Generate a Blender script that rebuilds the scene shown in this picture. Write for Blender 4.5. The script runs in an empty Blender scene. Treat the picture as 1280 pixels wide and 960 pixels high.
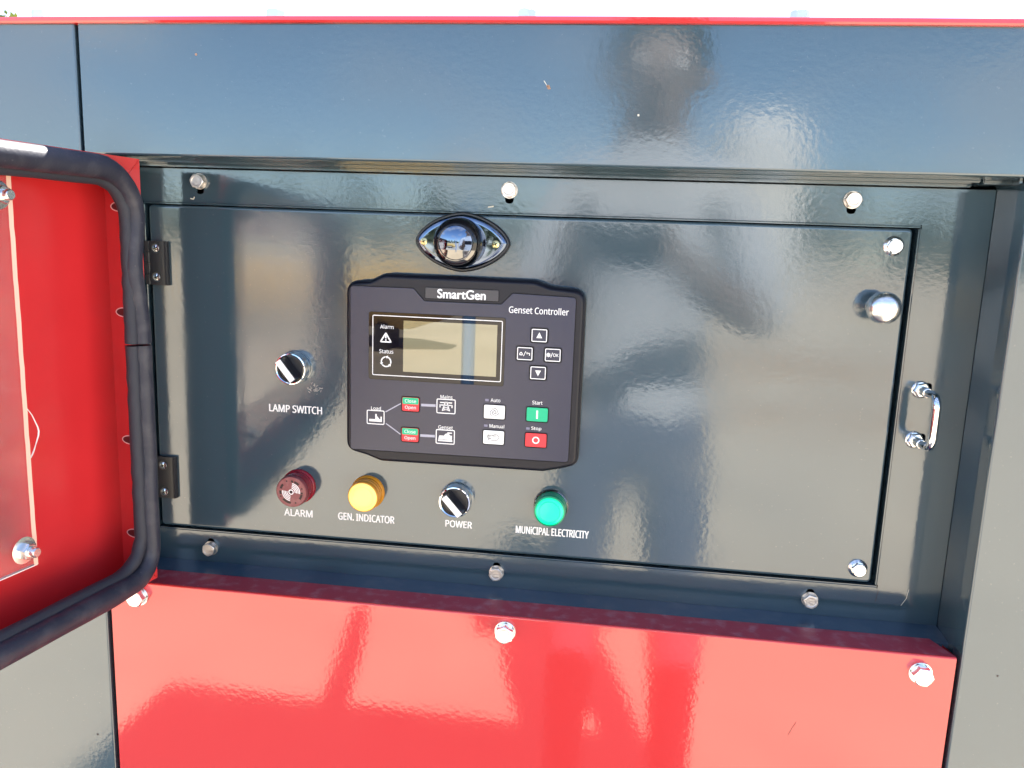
import bpy, bmesh, math, random
from mathutils import Vector, Matrix, noise
random.seed(7)
PI = math.pi
R = math.radians
scene = bpy.context.scene
col = scene.collection

# ------------------------------------------------------------------ camera
cam_d = bpy.data.cameras.new('camera')
cam = bpy.data.objects.new('camera', cam_d)
col.objects.link(cam)
cam_d.sensor_width = 36.0
cam_d.lens = 36.0 * 1000.06 / 1280.0
cam_d.clip_start = 0.01
cam_d.clip_end = 900.0
_r = Vector((0.99126789, 0.12692659, 0.03574381))
_u = Vector((-0.05706036, 0.16851098, 0.98404683))
_f = Vector((-0.11887848, 0.97749358, -0.174282))
CAM = Vector((0.42305523, -0.67605436, 0.27254643))
cam.matrix_world = Matrix(((_r.x, _u.x, -_f.x, CAM.x), (_r.y, _u.y, -_f.y, CAM.y), (_r.z, _u.z, -_f.z, CAM.z), (0, 0, 0, 1)))
scene.camera = cam

# ------------------------------------------------------------------ sky, sun, exposure
SUN_EL = 46.5
to_sun_h = Vector((0.24, 0.97)).normalized()      # sun stands behind the enclosure, a little to the right
SUN = Vector((to_sun_h.x * math.cos(R(SUN_EL)), to_sun_h.y * math.cos(R(SUN_EL)), math.sin(R(SUN_EL))))
world = bpy.data.worlds.new('World')
scene.world = world
world.use_nodes = True
wt = world.node_tree
wt.nodes.clear()
sky = wt.nodes.new('ShaderNodeTexSky')
sky.sky_type = 'NISHITA'
sky.sun_disc = False
sky.sun_elevation = R(SUN_EL)
sky.sun_rotation = math.atan2(to_sun_h.x, to_sun_h.y)
sky.air_density = 1.0
sky.dust_density = 0.1
sky.altitude = 1500.0
sky.ozone_density = 2.5
bg = wt.nodes.new('ShaderNodeBackground')
bg.inputs['Strength'].default_value = 0.072
wo = wt.nodes.new('ShaderNodeOutputWorld')
wtc = wt.nodes.new('ShaderNodeTexCoord')
wmap = wt.nodes.new('ShaderNodeMapping')
wmap.inputs['Scale'].default_value = (1.0, 1.0, 2.2)
wn_ = wt.nodes.new('ShaderNodeTexNoise')
wn_.inputs['Scale'].default_value = 4.2
wn_.inputs['Detail'].default_value = 5
wr_ = wt.nodes.new('ShaderNodeMapRange')
wr_.inputs[1].default_value = 0.50
wr_.inputs[2].default_value = 0.72
wr_.inputs[3].default_value = 0.0
wr_.inputs[4].default_value = 0.75
wmix = wt.nodes.new('ShaderNodeMix')
wmix.data_type = 'RGBA'
wmix.inputs[7].default_value = (6.0, 5.9, 6.0, 1)
wt.links.new(wtc.outputs['Generated'], wmap.inputs[0])
wt.links.new(wmap.outputs[0], wn_.inputs['Vector'])
wt.links.new(wn_.outputs[0], wr_.inputs[0])
wt.links.new(wr_.outputs[0], wmix.inputs[0])
wt.links.new(sky.outputs[0], wmix.inputs[6])
wt.links.new(wmix.outputs[2], bg.inputs[0])
wt.links.new(bg.outputs[0], wo.inputs[0])
sun_d = bpy.data.lights.new('sun', 'SUN')
sun_d.energy = 4.6
sun_d.angle = R(0.5)
sun_d.color = (1.0, 0.95, 0.87)
sun = bpy.data.objects.new('sun', sun_d)
col.objects.link(sun)
sun.rotation_euler = SUN.to_track_quat('Z', 'Y').to_euler()
sun.location = (0, 3, 6)
vs = scene.view_settings
vs.view_transform = 'Standard'
vs.look = 'None'
vs.exposure = 2.75
vs.gamma = 1.0
vs.use_curve_mapping = False
scene.render.engine = 'CYCLES'

GROUND = -0.967         # ground level; y = 0 is the recessed steel frame, -y is towards the camera
FY = -0.0603            # outer skin of the enclosure

# ------------------------------------------------------------------ materials
MATS = {}
def mat(name, rgb, rough=0.4, metal=0.0, spec=0.5, ior=1.5, coat=0.0, peel=0.0, peel_scale=260.0, wave=0.0,
        dust=0.0, dust_col=(0.5, 0.45, 0.4), dust_scale=40.0, vary=0.0, vary_scale=9.0, trans=0.0, alpha=1.0, speck=0.0, rvar=0.0, emit=None):
    if name in MATS:
        return MATS[name]
    m = bpy.data.materials.new(name)
    m.use_nodes = True
    nt = m.node_tree
    b = nt.nodes['Principled BSDF']
    L = nt.links.new
    b.inputs['Base Color'].default_value = (*rgb, 1)
    b.inputs['Roughness'].default_value = rough
    b.inputs['Metallic'].default_value = metal
    b.inputs['Specular IOR Level'].default_value = spec
    b.inputs['IOR'].default_value = ior
    b.inputs['Coat Weight'].default_value = coat
    b.inputs['Coat Roughness'].default_value = 0.03
    b.inputs['Transmission Weight'].default_value = trans
    b.inputs['Alpha'].default_value = alpha
    if emit:
        b.inputs['Emission Color'].default_value = (*emit[0], 1)
        b.inputs['Emission Strength'].default_value = emit[1]
    geo = nt.nodes.new('ShaderNodeNewGeometry')
    cur = None
    if vary or dust or speck:
        rgbn = nt.nodes.new('ShaderNodeRGB')
        rgbn.outputs[0].default_value = (*rgb, 1)
        cur = rgbn.outputs[0]
        def layer(cur, scale, lo, hi, colr, amount, detail=6):
            n = nt.nodes.new('ShaderNodeTexNoise')
            n.inputs['Scale'].default_value = scale
            n.inputs['Detail'].default_value = detail
            L(geo.outputs['Position'], n.inputs['Vector'])
            mr = nt.nodes.new('ShaderNodeMapRange')
            mr.inputs[1].default_value = lo
            mr.inputs[2].default_value = hi
            mr.inputs[3].default_value = 0.0
            mr.inputs[4].default_value = amount
            L(n.outputs[0], mr.inputs[0])
            mx = nt.nodes.new('ShaderNodeMix')
            mx.data_type = 'RGBA'
            L(mr.outputs[0], mx.inputs[0])
            L(cur, mx.inputs[6])
            mx.inputs[7].default_value = (*colr, 1)
            return mx.outputs[2]
        if vary:
            cur = layer(cur, vary_scale, 0.35, 0.7, tuple(min(1, c * 1.6 + 0.01) for c in rgb), vary)
        if dust:
            cur = layer(cur, dust_scale, 0.5, 0.68, dust_col, dust)
        if speck:
            cur = layer(cur, 420.0, 0.74, 0.78, dust_col, speck, 1)
        L(cur, b.inputs['Base Color'])
    if rvar:
        n = nt.nodes.new('ShaderNodeTexNoise')
        n.inputs['Scale'].default_value = 14.0
        n.inputs['Detail'].default_value = 5
        L(geo.outputs['Position'], n.inputs['Vector'])
        mr = nt.nodes.new('ShaderNodeMapRange')
        mr.inputs[1].default_value = 0.35
        mr.inputs[2].default_value = 0.7
        mr.inputs[3].default_value = rough
        mr.inputs[4].default_value = rough + rvar
        L(n.outputs[0], mr.inputs[0])
        L(mr.outputs[0], b.inputs['Roughness'])
    prev = None
    for sc, st, dist in ((peel_scale, peel, 0.0006), (5.0, wave, 0.02)):
        if st:
            n = nt.nodes.new('ShaderNodeTexNoise')
            n.inputs['Scale'].default_value = sc
            n.inputs['Detail'].default_value = 2
            L(geo.outputs['Position'], n.inputs['Vector'])
            bp = nt.nodes.new('ShaderNodeBump')
            bp.inputs['Strength'].default_value = st
            bp.inputs['Distance'].default_value = dist
            L(n.outputs[0], bp.inputs['Height'])
            if prev is not None:
                L(prev, bp.inputs['Normal'])
            prev = bp.outputs[0]
    if prev is not None:
        L(prev, b.inputs['Normal'])
    MATS[name] = m
    return m

M_DARK = mat('dark slate gloss paint', (0.037, 0.066, 0.085), 0.075, spec=0.85, ior=1.6, peel=0.085, peel_scale=230, wave=0.03, speck=0.05, rvar=0.07)
M_DARK_SKYTINT = mat('dark slate satin with painted sky tint', (0.044, 0.080, 0.125), 0.2, spec=0.7, ior=1.55, peel=0.12, peel_scale=300, dust=0.1, dust_col=(0.25, 0.24, 0.22))  # blue skylight on the bay ledge is put into this base colour
M_RED = mat('red gloss paint', (0.56, 0.036, 0.036), 0.045, spec=0.7, ior=1.6, peel=0.06, peel_scale=230, wave=0.03, rvar=0.03)
M_RED_DUSTY_SHADED = mat('dusty red with painted shade', (0.36, 0.032, 0.055), 0.35, spec=0.5, peel=0.1, dust=0.22, dust_col=(0.52, 0.40, 0.44), dust_scale=90, speck=0.4)  # real dust, with the shade under the recess put into a darker red
M_RED_IN = mat('red door lining paint', (0.56, 0.024, 0.028), 0.22, spec=0.5, peel=0.08, vary=0.2)
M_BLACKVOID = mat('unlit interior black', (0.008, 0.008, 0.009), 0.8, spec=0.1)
M_ZINC = mat('zinc plated steel', (0.80, 0.80, 0.78), 0.22, metal=1.0, peel=0.15, peel_scale=900, vary=0.2)
M_ZINC_DULL = mat('dull stamped steel', (0.72, 0.66, 0.6), 0.38, metal=1.0, peel=0.5, peel_scale=700, vary=0.3)
M_CHROME = mat('chrome', (0.86, 0.87, 0.88), 0.03, metal=1.0)
M_LAMPCHROME = mat('sky tinted chrome', (0.13, 0.16, 0.22), 0.03, metal=1.0)  # dark blue sky reflection is put into the metal colour
M_BRASS = mat('yellow zinc screw', (0.85, 0.72, 0.35), 0.28, metal=1.0)
M_BRUSHED = mat('brushed aluminium', (0.90, 0.88, 0.84), 0.27, metal=1.0, peel=0.4, peel_scale=160, vary=0.2)
M_BLACKPL = mat('black plastic', (0.012, 0.012, 0.016), 0.32, spec=0.5, peel=0.1, peel_scale=900)
M_HOUSING = mat('black moulded housing', (0.006, 0.006, 0.012), 0.36, spec=0.35, peel=0.2, peel_scale=1500)
M_FACE = mat('dark grey overlay film', (0.022, 0.024, 0.052), 0.24, spec=0.5, peel=0.12, peel_scale=1800)
M_GROOVE = mat('black groove', (0.004, 0.004, 0.006), 0.5, spec=0.2)
M_SCREEN = mat('black display window', (0.004, 0.003, 0.007), 0.015, spec=0.4, ior=1.5)
M_LCD = mat('olive display glass', (0.21, 0.195, 0.115), 0.015, spec=1.1, ior=1.5)
M_WHITE = mat('white print', (0.82, 0.82, 0.82), 0.5)
M_GREY_PRINT = mat('pale grey print', (0.40, 0.40, 0.48), 0.5)
M_LED = mat('unlit indicator window', (0.16, 0.16, 0.25), 0.3)
M_GREEN_BTN = mat('green key', (0.0, 0.45, 0.22), 0.4)
M_RED_BTN = mat('red key', (0.75, 0.03, 0.045), 0.4)
M_WHITE_BTN = mat('white key', (0.82, 0.82, 0.82), 0.4)
M_LENS_Y = mat('amber lens', (0.98, 0.74, 0.16), 0.25, spec=0.5, emit=((1.0, 0.78, 0.22), 0.08))
M_BODY_Y = mat('amber plastic body', (0.62, 0.25, 0.015), 0.25)
M_LENS_G = mat('green lens', (0.0, 0.78, 0.36), 0.25, emit=((0.0, 1.0, 0.42), 0.07))
M_BODY_G = mat('green plastic body', (0.0, 0.22, 0.10), 0.2)
M_ALARM = mat('dusty red plastic', (0.21, 0.050, 0.055), 0.4, dust=0.3, dust_col=(0.36, 0.19, 0.18), dust_scale=200)
M_ALARM_RIM = mat('red translucent plastic', (0.24, 0.010, 0.02), 0.2)
M_SLOT = mat('dark red slot', (0.015, 0.001, 0.002), 0.5)
M_RUBBER = mat('black rubber', (0.019, 0.020, 0.033), 0.5, spec=0.45, peel=0.3, peel_scale=420, vary=0.3, dust=0.10, dust_col=(.22, .2, .2), dust_scale=70, speck=0.25)
M_FOAM = mat('grey rubber clip', (0.026, 0.027, 0.038), 0.6, spec=0.4, peel=0.3, peel_scale=500)
M_ACRYL = mat('clear acrylic', (1.0, 0.90, 0.88), 0.05, trans=0.95, ior=1.3, spec=0.5)
M_CUT = mat('sawn acrylic edge', (0.85, 0.55, 0.42), 0.5)
M_PALE = mat('bare primer rim', (0.75, 0.42, 0.42), 0.5)
M_FILM = mat('white protective film', (0.8, 0.74, 0.72), 0.5)
M_CONC = mat('dusty concrete', (0.50, 0.43, 0.325), 0.9, spec=0.2, vary=0.3, vary_scale=0.7, dust=0.35, dust_scale=1.6, dust_col=(0.33, 0.29, 0.24), peel=0.3, peel_scale=30)
M_BARK = mat('bark', (0.10, 0.075, 0.05), 0.9, spec=0.2)
M_LEAF = mat('sunlit leaf', (0.16, 0.19, 0.03), 0.6, spec=0.3)
M_LEAF2 = mat('far foliage', (0.055, 0.075, 0.035), 0.8, spec=0.2, vary=0.3)
M_YEL = mat('yellow machine paint', (0.50, 0.34, 0.12), 0.5)
M_BLUE = mat('blue post paint', (0.10, 0.22, 0.42), 0.4)
M_WALLW = mat('white rendered wall', (0.52, 0.53, 0.53), 0.7)
M_DARKM = mat('dark machine steel', (0.05, 0.05, 0.05), 0.5)

# ------------------------------------------------------------------ mesh helpers
def smooth(bm, ang=30):
    for f in bm.faces:
        f.smooth = True
    a = R(ang)
    for e in bm.edges:
        if len(e.link_faces) == 2:
            e.smooth = e.calc_face_angle(0) < a
        else:
            e.smooth = False

def obj(name, bm, mats, parent=None, origin=None, ang=30):
    """bm is in world coordinates; ORIGIN becomes the object's own origin"""
    if not isinstance(mats, (list, tuple)):
        mats = [mats]
    bmesh.ops.recalc_face_normals(bm, faces=bm.faces)
    smooth(bm, ang)
    if origin is None:
        c = Vector((0, 0, 0))
        for v in bm.verts:
            c += v.co
        origin = c / max(1, len(bm.verts))
    origin = Vector(origin)
    bmesh.ops.translate(bm, verts=bm.verts, vec=-origin)
    me = bpy.data.meshes.new(name)
    bm.to_mesh(me)
    bm.free()
    for m in mats:
        me.materials.append(m)
    o = bpy.data.objects.new(name, me)
    col.objects.link(o)
    wn = o.modifiers.new('weighted normals', 'WEIGHTED_NORMAL')
    wn.keep_sharp = True
    o.location = origin
    if parent is not None:
        o.parent = parent
        w = Vector((0, 0, 0))
        q = parent
        while q is not None:
            w += q.location
            q = q.parent
        o.location = origin - w
    return o

def empty(name, loc, label, cat, group=None):
    o = bpy.data.objects.new(name, None)
    col.objects.link(o)
    o.location = loc
    o['label'] = label
    o['category'] = cat
    o['kind'] = 'thing'
    if group:
        o['group'] = group
    return o

def box(bm, x0, x1, y0, y1, z0, z1, mi=0):
    v = [bm.verts.new((x, y, z)) for x in (x0, x1) for y in (y0, y1) for z in (z0, z1)]
    fs = [(0, 1, 3, 2), (4, 6, 7, 5), (0, 4, 5, 1), (2, 3, 7, 6), (0, 2, 6, 4), (1, 5, 7, 3)]
    out = []
    for f in fs:
        fc = bm.faces.new([v[i] for i in f])
        fc.material_index = mi
        out.append(fc)
    return v, out

def bevel_box(x0, x1, y0, y1, z0, z1, w=0.002, seg=3):
    bm = bmesh.new()
    box(bm, x0, x1, y0, y1, z0, z1)
    if w:
        bmesh.ops.bevel(bm, geom=list(bm.edges), offset=w, segments=seg, profile=0.5, affect='EDGES')
    return bm

def round_poly(pts, rads, seg=5):
    """2-D polygon with rounded corners"""
    n = len(pts)
    if not isinstance(rads, (list, tuple)):
        rads = [rads] * n
    out = []
    for i in range(n):
        p = Vector(pts[i]); a = Vector(pts[i - 1]); b = Vector(pts[(i + 1) % n])
        u = (a - p); v = (b - p)
        r = rads[i]
        if r <= 0:
            out.append(p.copy()); continue
        lu, lv = u.length, v.length
        u.normalize(); v.normalize()
        ang = u.angle(v)
        if ang > PI - 0.02:
            out.append(p.copy()); continue
        d = min(r / math.tan(ang / 2), lu * 0.48, lv * 0.48)
        p0, p1 = p + u * d, p + v * d
        for k in range(seg + 1):
            t = k / seg
            q = p0 * (1 - t) ** 2 + p * 2 * t * (1 - t) + p1 * t * t
            # pull the quadratic towards a circular arc
            out.append(q)
    return out

def rrect(x0, x1, z0, z1, r, seg=5):
    return round_poly([(x0, z0), (x1, z0), (x1, z1), (x0, z1)], r, seg)

def inset(poly, d):
    """offset a CCW polygon inwards by d"""
    n = len(poly); out = []
    for i in range(n):
        p = poly[i]
        j = i - 1
        while (poly[j] - p).length < 1e-7: j -= 1
        k = (i + 1) % n
        while (poly[k] - p).length < 1e-7: k = (k + 1) % n
        e1 = (p - poly[j]).normalized(); e2 = (poly[k] - p).normalized()
        n1 = Vector((-e1.y, e1.x)); n2 = Vector((-e2.y, e2.x))
        m = (n1 + n2)
        m = m / max(0.5, m.length_squared / 2)
        out.append(p + m * d)
    return out

def loft(bm, rings, mi=0, cap_front=True, cap_back=False):
    """rings: list of (poly2d in xz, y)"""
    vs = [[bm.verts.new((p.x, y, p.y)) for p in poly] for poly, y in rings]
    n = len(vs[0])
    for a, b in zip(vs, vs[1:]):
        for i in range(n):
            f = bm.faces.new((a[i], a[(i + 1) % n], b[(i + 1) % n], b[i]))
            f.material_index = mi
    if cap_front:
        f = bm.faces.new(vs[-1]); f.material_index = mi
    if cap_back:
        f = bm.faces.new(vs[0]); f.material_index = mi
    return vs

def prism(bm, poly, y_back, y_front, bev=0.0, mi=0):
    if bev:
        loft(bm, [(poly, y_back), (poly, y_front + bev), (inset(poly, bev * 0.3), y_front + bev * 0.3), (inset(poly, bev), y_front)], mi)
    else:
        loft(bm, [(poly, y_back), (poly, y_front)], mi)

def lathe(bm, c, prof, seg=48, mi=0, close=True):
    """profile [(r, y)] about the y axis through c=(x, z)"""
    rings = []
    for r, y in prof:
        if r < 1e-7:
            rings.append([bm.verts.new((c[0], y, c[1]))])
        else:
            rings.append([bm.verts.new((c[0] + r * math.cos(2 * PI * k / seg), y, c[1] + r * math.sin(2 * PI * k / seg))) for k in range(seg)])
    for a, b in zip(rings, rings[1:]):
        for k in range(seg):
            k2 = (k + 1) % seg
            if len(a) == 1 and len(b) == 1: continue
            if len(a) == 1: f = bm.faces.new((a[0], b[k], b[k2]))
            elif len(b) == 1: f = bm.faces.new((a[k], a[k2], b[0]))
            else: f = bm.faces.new((a[k], a[k2], b[k2], b[k]))
            f.material_index = mi
    if close and len(rings[-1]) > 1:
        f = bm.faces.new(rings[-1]); f.material_index = mi

def tube(bm, path, rad, seg=12, mi=0, caps=True, closed=False, squash=None):
    """tube along 3-D points, RAD number or list"""
    n = len(path)
    P = [Vector(p) for p in path]
    rad = rad if isinstance(rad, (list, tuple)) else [rad] * n
    T = []
    for i in range(n):
        a = P[max(0, i - 1)]; b = P[min(n - 1, i + 1)]
        T.append((b - a).normalized())
    ref = Vector((0, 0, 1)) if abs(T[0].z) < 0.9 else Vector((0, 1, 0))
    N = (ref - T[0] * ref.dot(T[0])).normalized()
    rings = []
    for i in range(n):
        N = (N - T[i] * N.dot(T[i])).normalized()
        B = T[i].cross(N)
        rings.append([bm.verts.new(P[i] + (N * math.cos(2 * PI * k / seg) + B * math.sin(2 * PI * k / seg)) * rad[i]) for k in range(seg)])
    for a, b in zip(rings, rings[1:]):
        for k in range(seg):
            f = bm.faces.new((a[k], a[(k + 1) % seg], b[(k + 1) % seg], b[k])); f.material_index = mi
    if caps:
        for rg in (rings[0], rings[-1]):
            f = bm.faces.new(rg); f.material_index = mi

try:
    import os
    FONT = bpy.data.fonts.load(os.path.join(bpy.utils.system_resource('DATAFILES'), 'fonts', 'NotoSansMath-Regular.woff2'))
except Exception:
    FONT = None

def text_bm(s, x0, x1, z0, z1, y, bold=0.0, plain=False):
    """flat lettering filling the given box on a face that looks to -y"""
    cu = bpy.data.curves.new('lettering', 'FONT')
    cu.body = s
    cu.size = 1.0
    if FONT is not None and not plain:
        cu.font = FONT
    cu.resolution_u = 6
    o = bpy.data.objects.new('lettering', cu)
    col.objects.link(o)
    dg = bpy.context.evaluated_depsgraph_get()
    me = bpy.data.meshes.new_from_object(o.evaluated_get(dg))
    bm = bmesh.new()
    bm.from_mesh(me)
    bpy.data.objects.remove(o)
    bpy.data.curves.remove(cu)
    bpy.data.meshes.remove(me)
    xs = [v.co.x for v in bm.verts]; ys = [v.co.y for v in bm.verts]
    ax, bx, ay, by = min(xs), max(xs), min(ys), max(ys)
    for v in bm.verts:
        v.co = Vector((x0 + (v.co.x - ax) / (bx - ax) * (x1 - x0), y, z0 + (v.co.y - ay) / (by - ay) * (z1 - z0)))
    if bold:
        base = bm.copy()
        h = (z1 - z0)
        for k, (dx, dz) in enumerate(((-bold, 0), (bold, 0), (0, bold * .6), (0, -bold * .6))):
            tmp = bpy.data.meshes.new('tmp')
            b2 = base.copy()
            bmesh.ops.translate(b2, verts=b2.verts, vec=(dx * h, -.000006 * (k + 1), dz * h))
            b2.to_mesh(tmp); b2.free()
            bm.from_mesh(tmp)
            bpy.data.meshes.remove(tmp)
        base.free()
    return bm

def add_poly(bm, pts, y, mi=0):
    f = bm.faces.new([bm.verts.new((p[0], y, p[1])) for p in pts])
    f.material_index = mi

def add_line(bm, a, b, w, y, mi=0):
    a, b = Vector(a), Vector(b)
    d = (b - a).normalized(); q = Vector((-d.y, d.x)) * w / 2
    add_poly(bm, [a - q, b - q, b + q, a + q], y, mi)

def add_ring(bm, outer, w, y, mi=0):
    inn = inset(outer, w)
    a = [bm.verts.new((p.x, y, p.y)) for p in outer]; b = [bm.verts.new((p.x, y, p.y)) for p in inn]
    n = len(a)
    for i in range(n):
        f = bm.faces.new((a[i], a[(i + 1) % n], b[(i + 1) % n], b[i])); f.material_index = mi

def arc_band(bm, c, r0, r1, a0, a1, y, mi=0, seg=10):
    for k in range(seg):
        t0, t1 = a0 + (a1 - a0) * k / seg, a0 + (a1 - a0) * (k + 1) / seg
        add_poly(bm, [(c[0] + r * math.cos(R(t)), c[1] + r * math.sin(R(t))) for r, t in ((r0, t0), (r1, t0), (r1, t1), (r0, t1))], y, mi)

def disc(c, r, n=20):
    return [Vector((c[0] + r * math.cos(2 * PI * k / n), c[1] + r * math.sin(2 * PI * k / n))) for k in range(n)]

def flat(name, bm, m, parent):
    """printed marking: keep normals towards the camera"""
    o = obj(name, bm, m, parent)
    return o

def cut(o, cutters):
    """apply boolean differences to o with bmesh cutters"""
    for cb in cutters:
        me = bpy.data.meshes.new('cutter')
        bmesh.ops.recalc_face_normals(cb, faces=cb.faces)
        cb.to_mesh(me); cb.free()
        c = bpy.data.objects.new('cutter', me)
        col.objects.link(c)
        md = o.modifiers.new('cut', 'BOOLEAN')
        md.operation = 'DIFFERENCE'; md.solver = 'EXACT'; md.object = c
        dg = bpy.context.evaluated_depsgraph_get()
        dg.update()
        nm = bpy.data.meshes.new_from_object(o.evaluated_get(dg))
        old = o.data
        o.modifiers.clear()
        o.data = nm
        nm.name = o.name
        bpy.data.objects.remove(c); bpy.data.meshes.remove(me); bpy.data.meshes.remove(old)

# ------------------------------------------------------------------ ground and far setting
bm = bmesh.new()
box(bm, -60, 60, -90, 60, GROUND - 0.3, GROUND)
ground = obj('ground', bm, M_CONC, origin=(0, 0, GROUND))
ground['kind'] = 'structure'

def leaf_cloud(bm, c, rad, n, size):
    for _ in range(n):
        d = Vector((random.gauss(0, 1), random.gauss(0, 1), random.gauss(0, 1))).normalized()
        rr = random.random() ** 0.45
        p = Vector(c) + Vector((d.x * rad[0], d.y * rad[1], d.z * rad[2])) * rr * (0.82 + 0.35 * noise.noise(d * 2.3 + Vector(c)))
        s = size * random.uniform(0.6, 1.3)
        a = Vector((random.gauss(0, 1), random.gauss(0, 1), random.gauss(0, 1))).normalized()
        b = a.orthogonal().normalized()
        bm.faces.new([bm.verts.new(p + a * s), bm.verts.new(p + b * s * 0.5), bm.verts.new(p - a * s), bm.verts.new(p - b * s * 0.5)])

# the tree whose crown peeps over the roof at the far left
TX, TY = -11.42, 14.0
tree = empty('leafy_tree', (TX, TY, GROUND), 'sunlit yellow green tree top peeping over the roof at the left', 'tree')
bm = bmesh.new()
tube(bm, [(TX, TY, GROUND), (TX + .05, TY, GROUND + 1.2), (TX - .05, TY, GROUND + 2.6), (TX, TY, GROUND + 4.2)], [.16, .13, .1, .04], 10)
for k in range(7):
    a = k * 0.9
    tube(bm, [(TX, TY, GROUND + 2 + k * .25), (TX + .5 * math.cos(a), TY + .5 * math.sin(a), GROUND + 2.6 + k * .25), (TX + 1.0 * math.cos(a), TY + 1.0 * math.sin(a), GROUND + 3 + k * .25)], [.06, .04, .015], 6)
obj('trunk', bm, M_BARK, tree)
bm = bmesh.new()
for k in range(16):
    a = random.uniform(0, 2 * PI); r = random.uniform(.1, .40)
    leaf_cloud(bm, (TX + r * math.cos(a), TY + r * math.sin(a), GROUND + random.uniform(3.0, 4.95)), (.5, .5, .42), 420, .06)
obj('crown', bm, M_LEAF, tree)

# ------------------------------------------------------------------ the enclosure
XL, XR = -0.42, 0.92          # outer width of the enclosure
YB = 2.3                      # its rear
Z0 = GROUND + 0.12
PX0, PX1 = -0.0060, 0.7076    # panel edges either side of the control bay
TOPZ = 0.4287
enc = empty('generator_enclosure', (0.25, 0.0, GROUND), 'dark slate and red painted steel generator enclosure with its control bay open', 'generator')

# body shell behind the skins
bm = bmesh.new()
box(bm, XL + .002, XL + .02, FY + .02, YB, Z0, TOPZ)
box(bm, XR - .02, XR - .002, FY + .02, YB, Z0, TOPZ)
box(bm, XL + .02, XR - .02, YB - .02, YB, Z0, TOPZ)
box(bm, XL + .02, XR - .02, 0.12, 0.135, Z0, TOPZ)
box(bm, XL - .01, XR + .01, FY + .03, YB + .01, GROUND, Z0)
obj('body', bm, M_BLACKVOID, enc)

# roof: red sheet, very slightly crowned
bm = bmesh.new()
nx = 40
def crown(x):
    t = (x - 0.36) / 0.50
    return 0.0022 * max(-0.6, 1 - t * t)
prof = [(FY + .004, TOPZ - .0012), (FY - .0035, TOPZ - .0012), (FY - .0048, TOPZ), (FY - .0048, TOPZ + .0022), (FY - .0035, TOPZ + .0032), (0.4, TOPZ + .0045), (YB + .02, TOPZ + .012), (YB + .02, TOPZ)]
rows = []
for i in range(nx + 1):
    x = XL - .004 + (XR - XL + .008) * i / nx
    rows.append([bm.verts.new((x, y, z + crown(x) * (1 if k < 6 else 0))) for k, (y, z) in enumerate(prof)])
for a, b in zip(rows, rows[1:]):
    for k in range(len(prof)):
        k2 = (k + 1) % len(prof)
        bm.faces.new((a[k], b[k], b[k2], a[k2]))
bm.faces.new(rows[0]); bm.faces.new(rows[-1][::-1])
roof = obj('roof', bm, M_RED, enc)

# hexagon bolts: mesh data shared
def hexbolt_mesh(name, af, head, wr, wt, m, dimple=True, flange=False):
    """bolt whose axis is -y, seated at y=0"""
    bm = bmesh.new()
    c = (0, 0)
    if flange:
        lathe(bm, c, [(wr, 0), (wr, -wt * .5), (wr * .93, -wt), (af * .56, -wt - .0012), (0, -wt - .0012)], 32)
        y0 = -wt - .0008
    else:
        lathe(bm, c, [(wr, 0), (wr, -wt), (0, -wt)], 32)
        lathe(bm, c, [(wr * .8, -wt), (wr * .8, -wt * 1.9), (0, -wt * 1.9)], 24)
        y0 = -wt * 1.9
    rc = af / math.sqrt(3)
    hexo = [Vector((rc * math.cos(R(60 * k + 12)), rc * math.sin(R(60 * k + 12)))) for k in range(6)]
    # chamfered top: 6 corners cut by a cone
    hx = []
    for k in range(6):
        a, b = hexo[k], hexo[(k + 1) % 6]
        for t in (0, .25, .5, .75):
            hx.append(a.lerp(b, t))
    top = [p * min(1, (af * .485) / p.length) for p in hx]
    bm2 = []
    vs0 = [bm.verts.new((p.x, y0, p.y)) for p in hx]
    vs1 = [bm.verts.new((p.x, y0 - head + max(0, (p.length - af * .485)) * .6, p.y)) for p in hx]
    vs2 = [bm.verts.new((p.x, y0 - head, p.y)) for p in top]
    n = len(hx)
    for A, B in ((vs0, vs1), (vs1, vs2)):
        for i in range(n):
            try: bm.faces.new((A[i], A[(i + 1) % n], B[(i + 1) % n], B[i]))
            except ValueError: pass
    if dimple:
        vs3 = [bm.verts.new((p.x * .78, y0 - head, p.y * .78)) for p in top]
        vs4 = [bm.verts.new((p.x * .7, y0 - head + .0003, p.y * .7)) for p in top]
        for A, B in ((vs2, vs3), (vs3, vs4)):
            for i in range(n):
                bm.faces.new((A[i], A[(i + 1) % n], B[(i + 1) % n], B[i]))
        bm.faces.new(vs4)
    else:
        bm.faces.new(vs2)
    bmesh.ops.remove_doubles(bm, verts=bm.verts, dist=1e-7)
    bmesh.ops.recalc_face_normals(bm, faces=bm.faces)
    smooth(bm, 25)
    me = bpy.data.meshes.new(name)
    bm.to_mesh(me); bm.free()
    me.materials.append(m)
    return me

def place(name, me, loc, parent, rot=(0, 0, 0)):
    o = bpy.data.objects.new(name, me)
    col.objects.link(o)
    o.parent = parent
    w = Vector((0, 0, 0)); q = parent
    while q is not None:
        w += q.location; q = q.parent
    o.location = Vector(loc) - w
    o.rotation_euler = rot
    return o

ME_FRAME_BOLT = hexbolt_mesh('frame bolt', .0112, .0045, .0068, .0011, M_ZINC_DULL)
ME_RED_BOLT = hexbolt_mesh('red panel bolt', .0136, .0062, .0088, .0013, M_ZINC)
ME_FLANGE_BOLT = hexbolt_mesh('flange bolt', .0105, .0042, .0078, .0012, M_ZINC, dimple=False, flange=True)
ME_ROOF_BOLT = hexbolt_mesh('roof bolt', .012, .0060, .0105, .0012, mat('weathered zinc', (.55, .56, .57), .35, metal=1.0), dimple=False)

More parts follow.
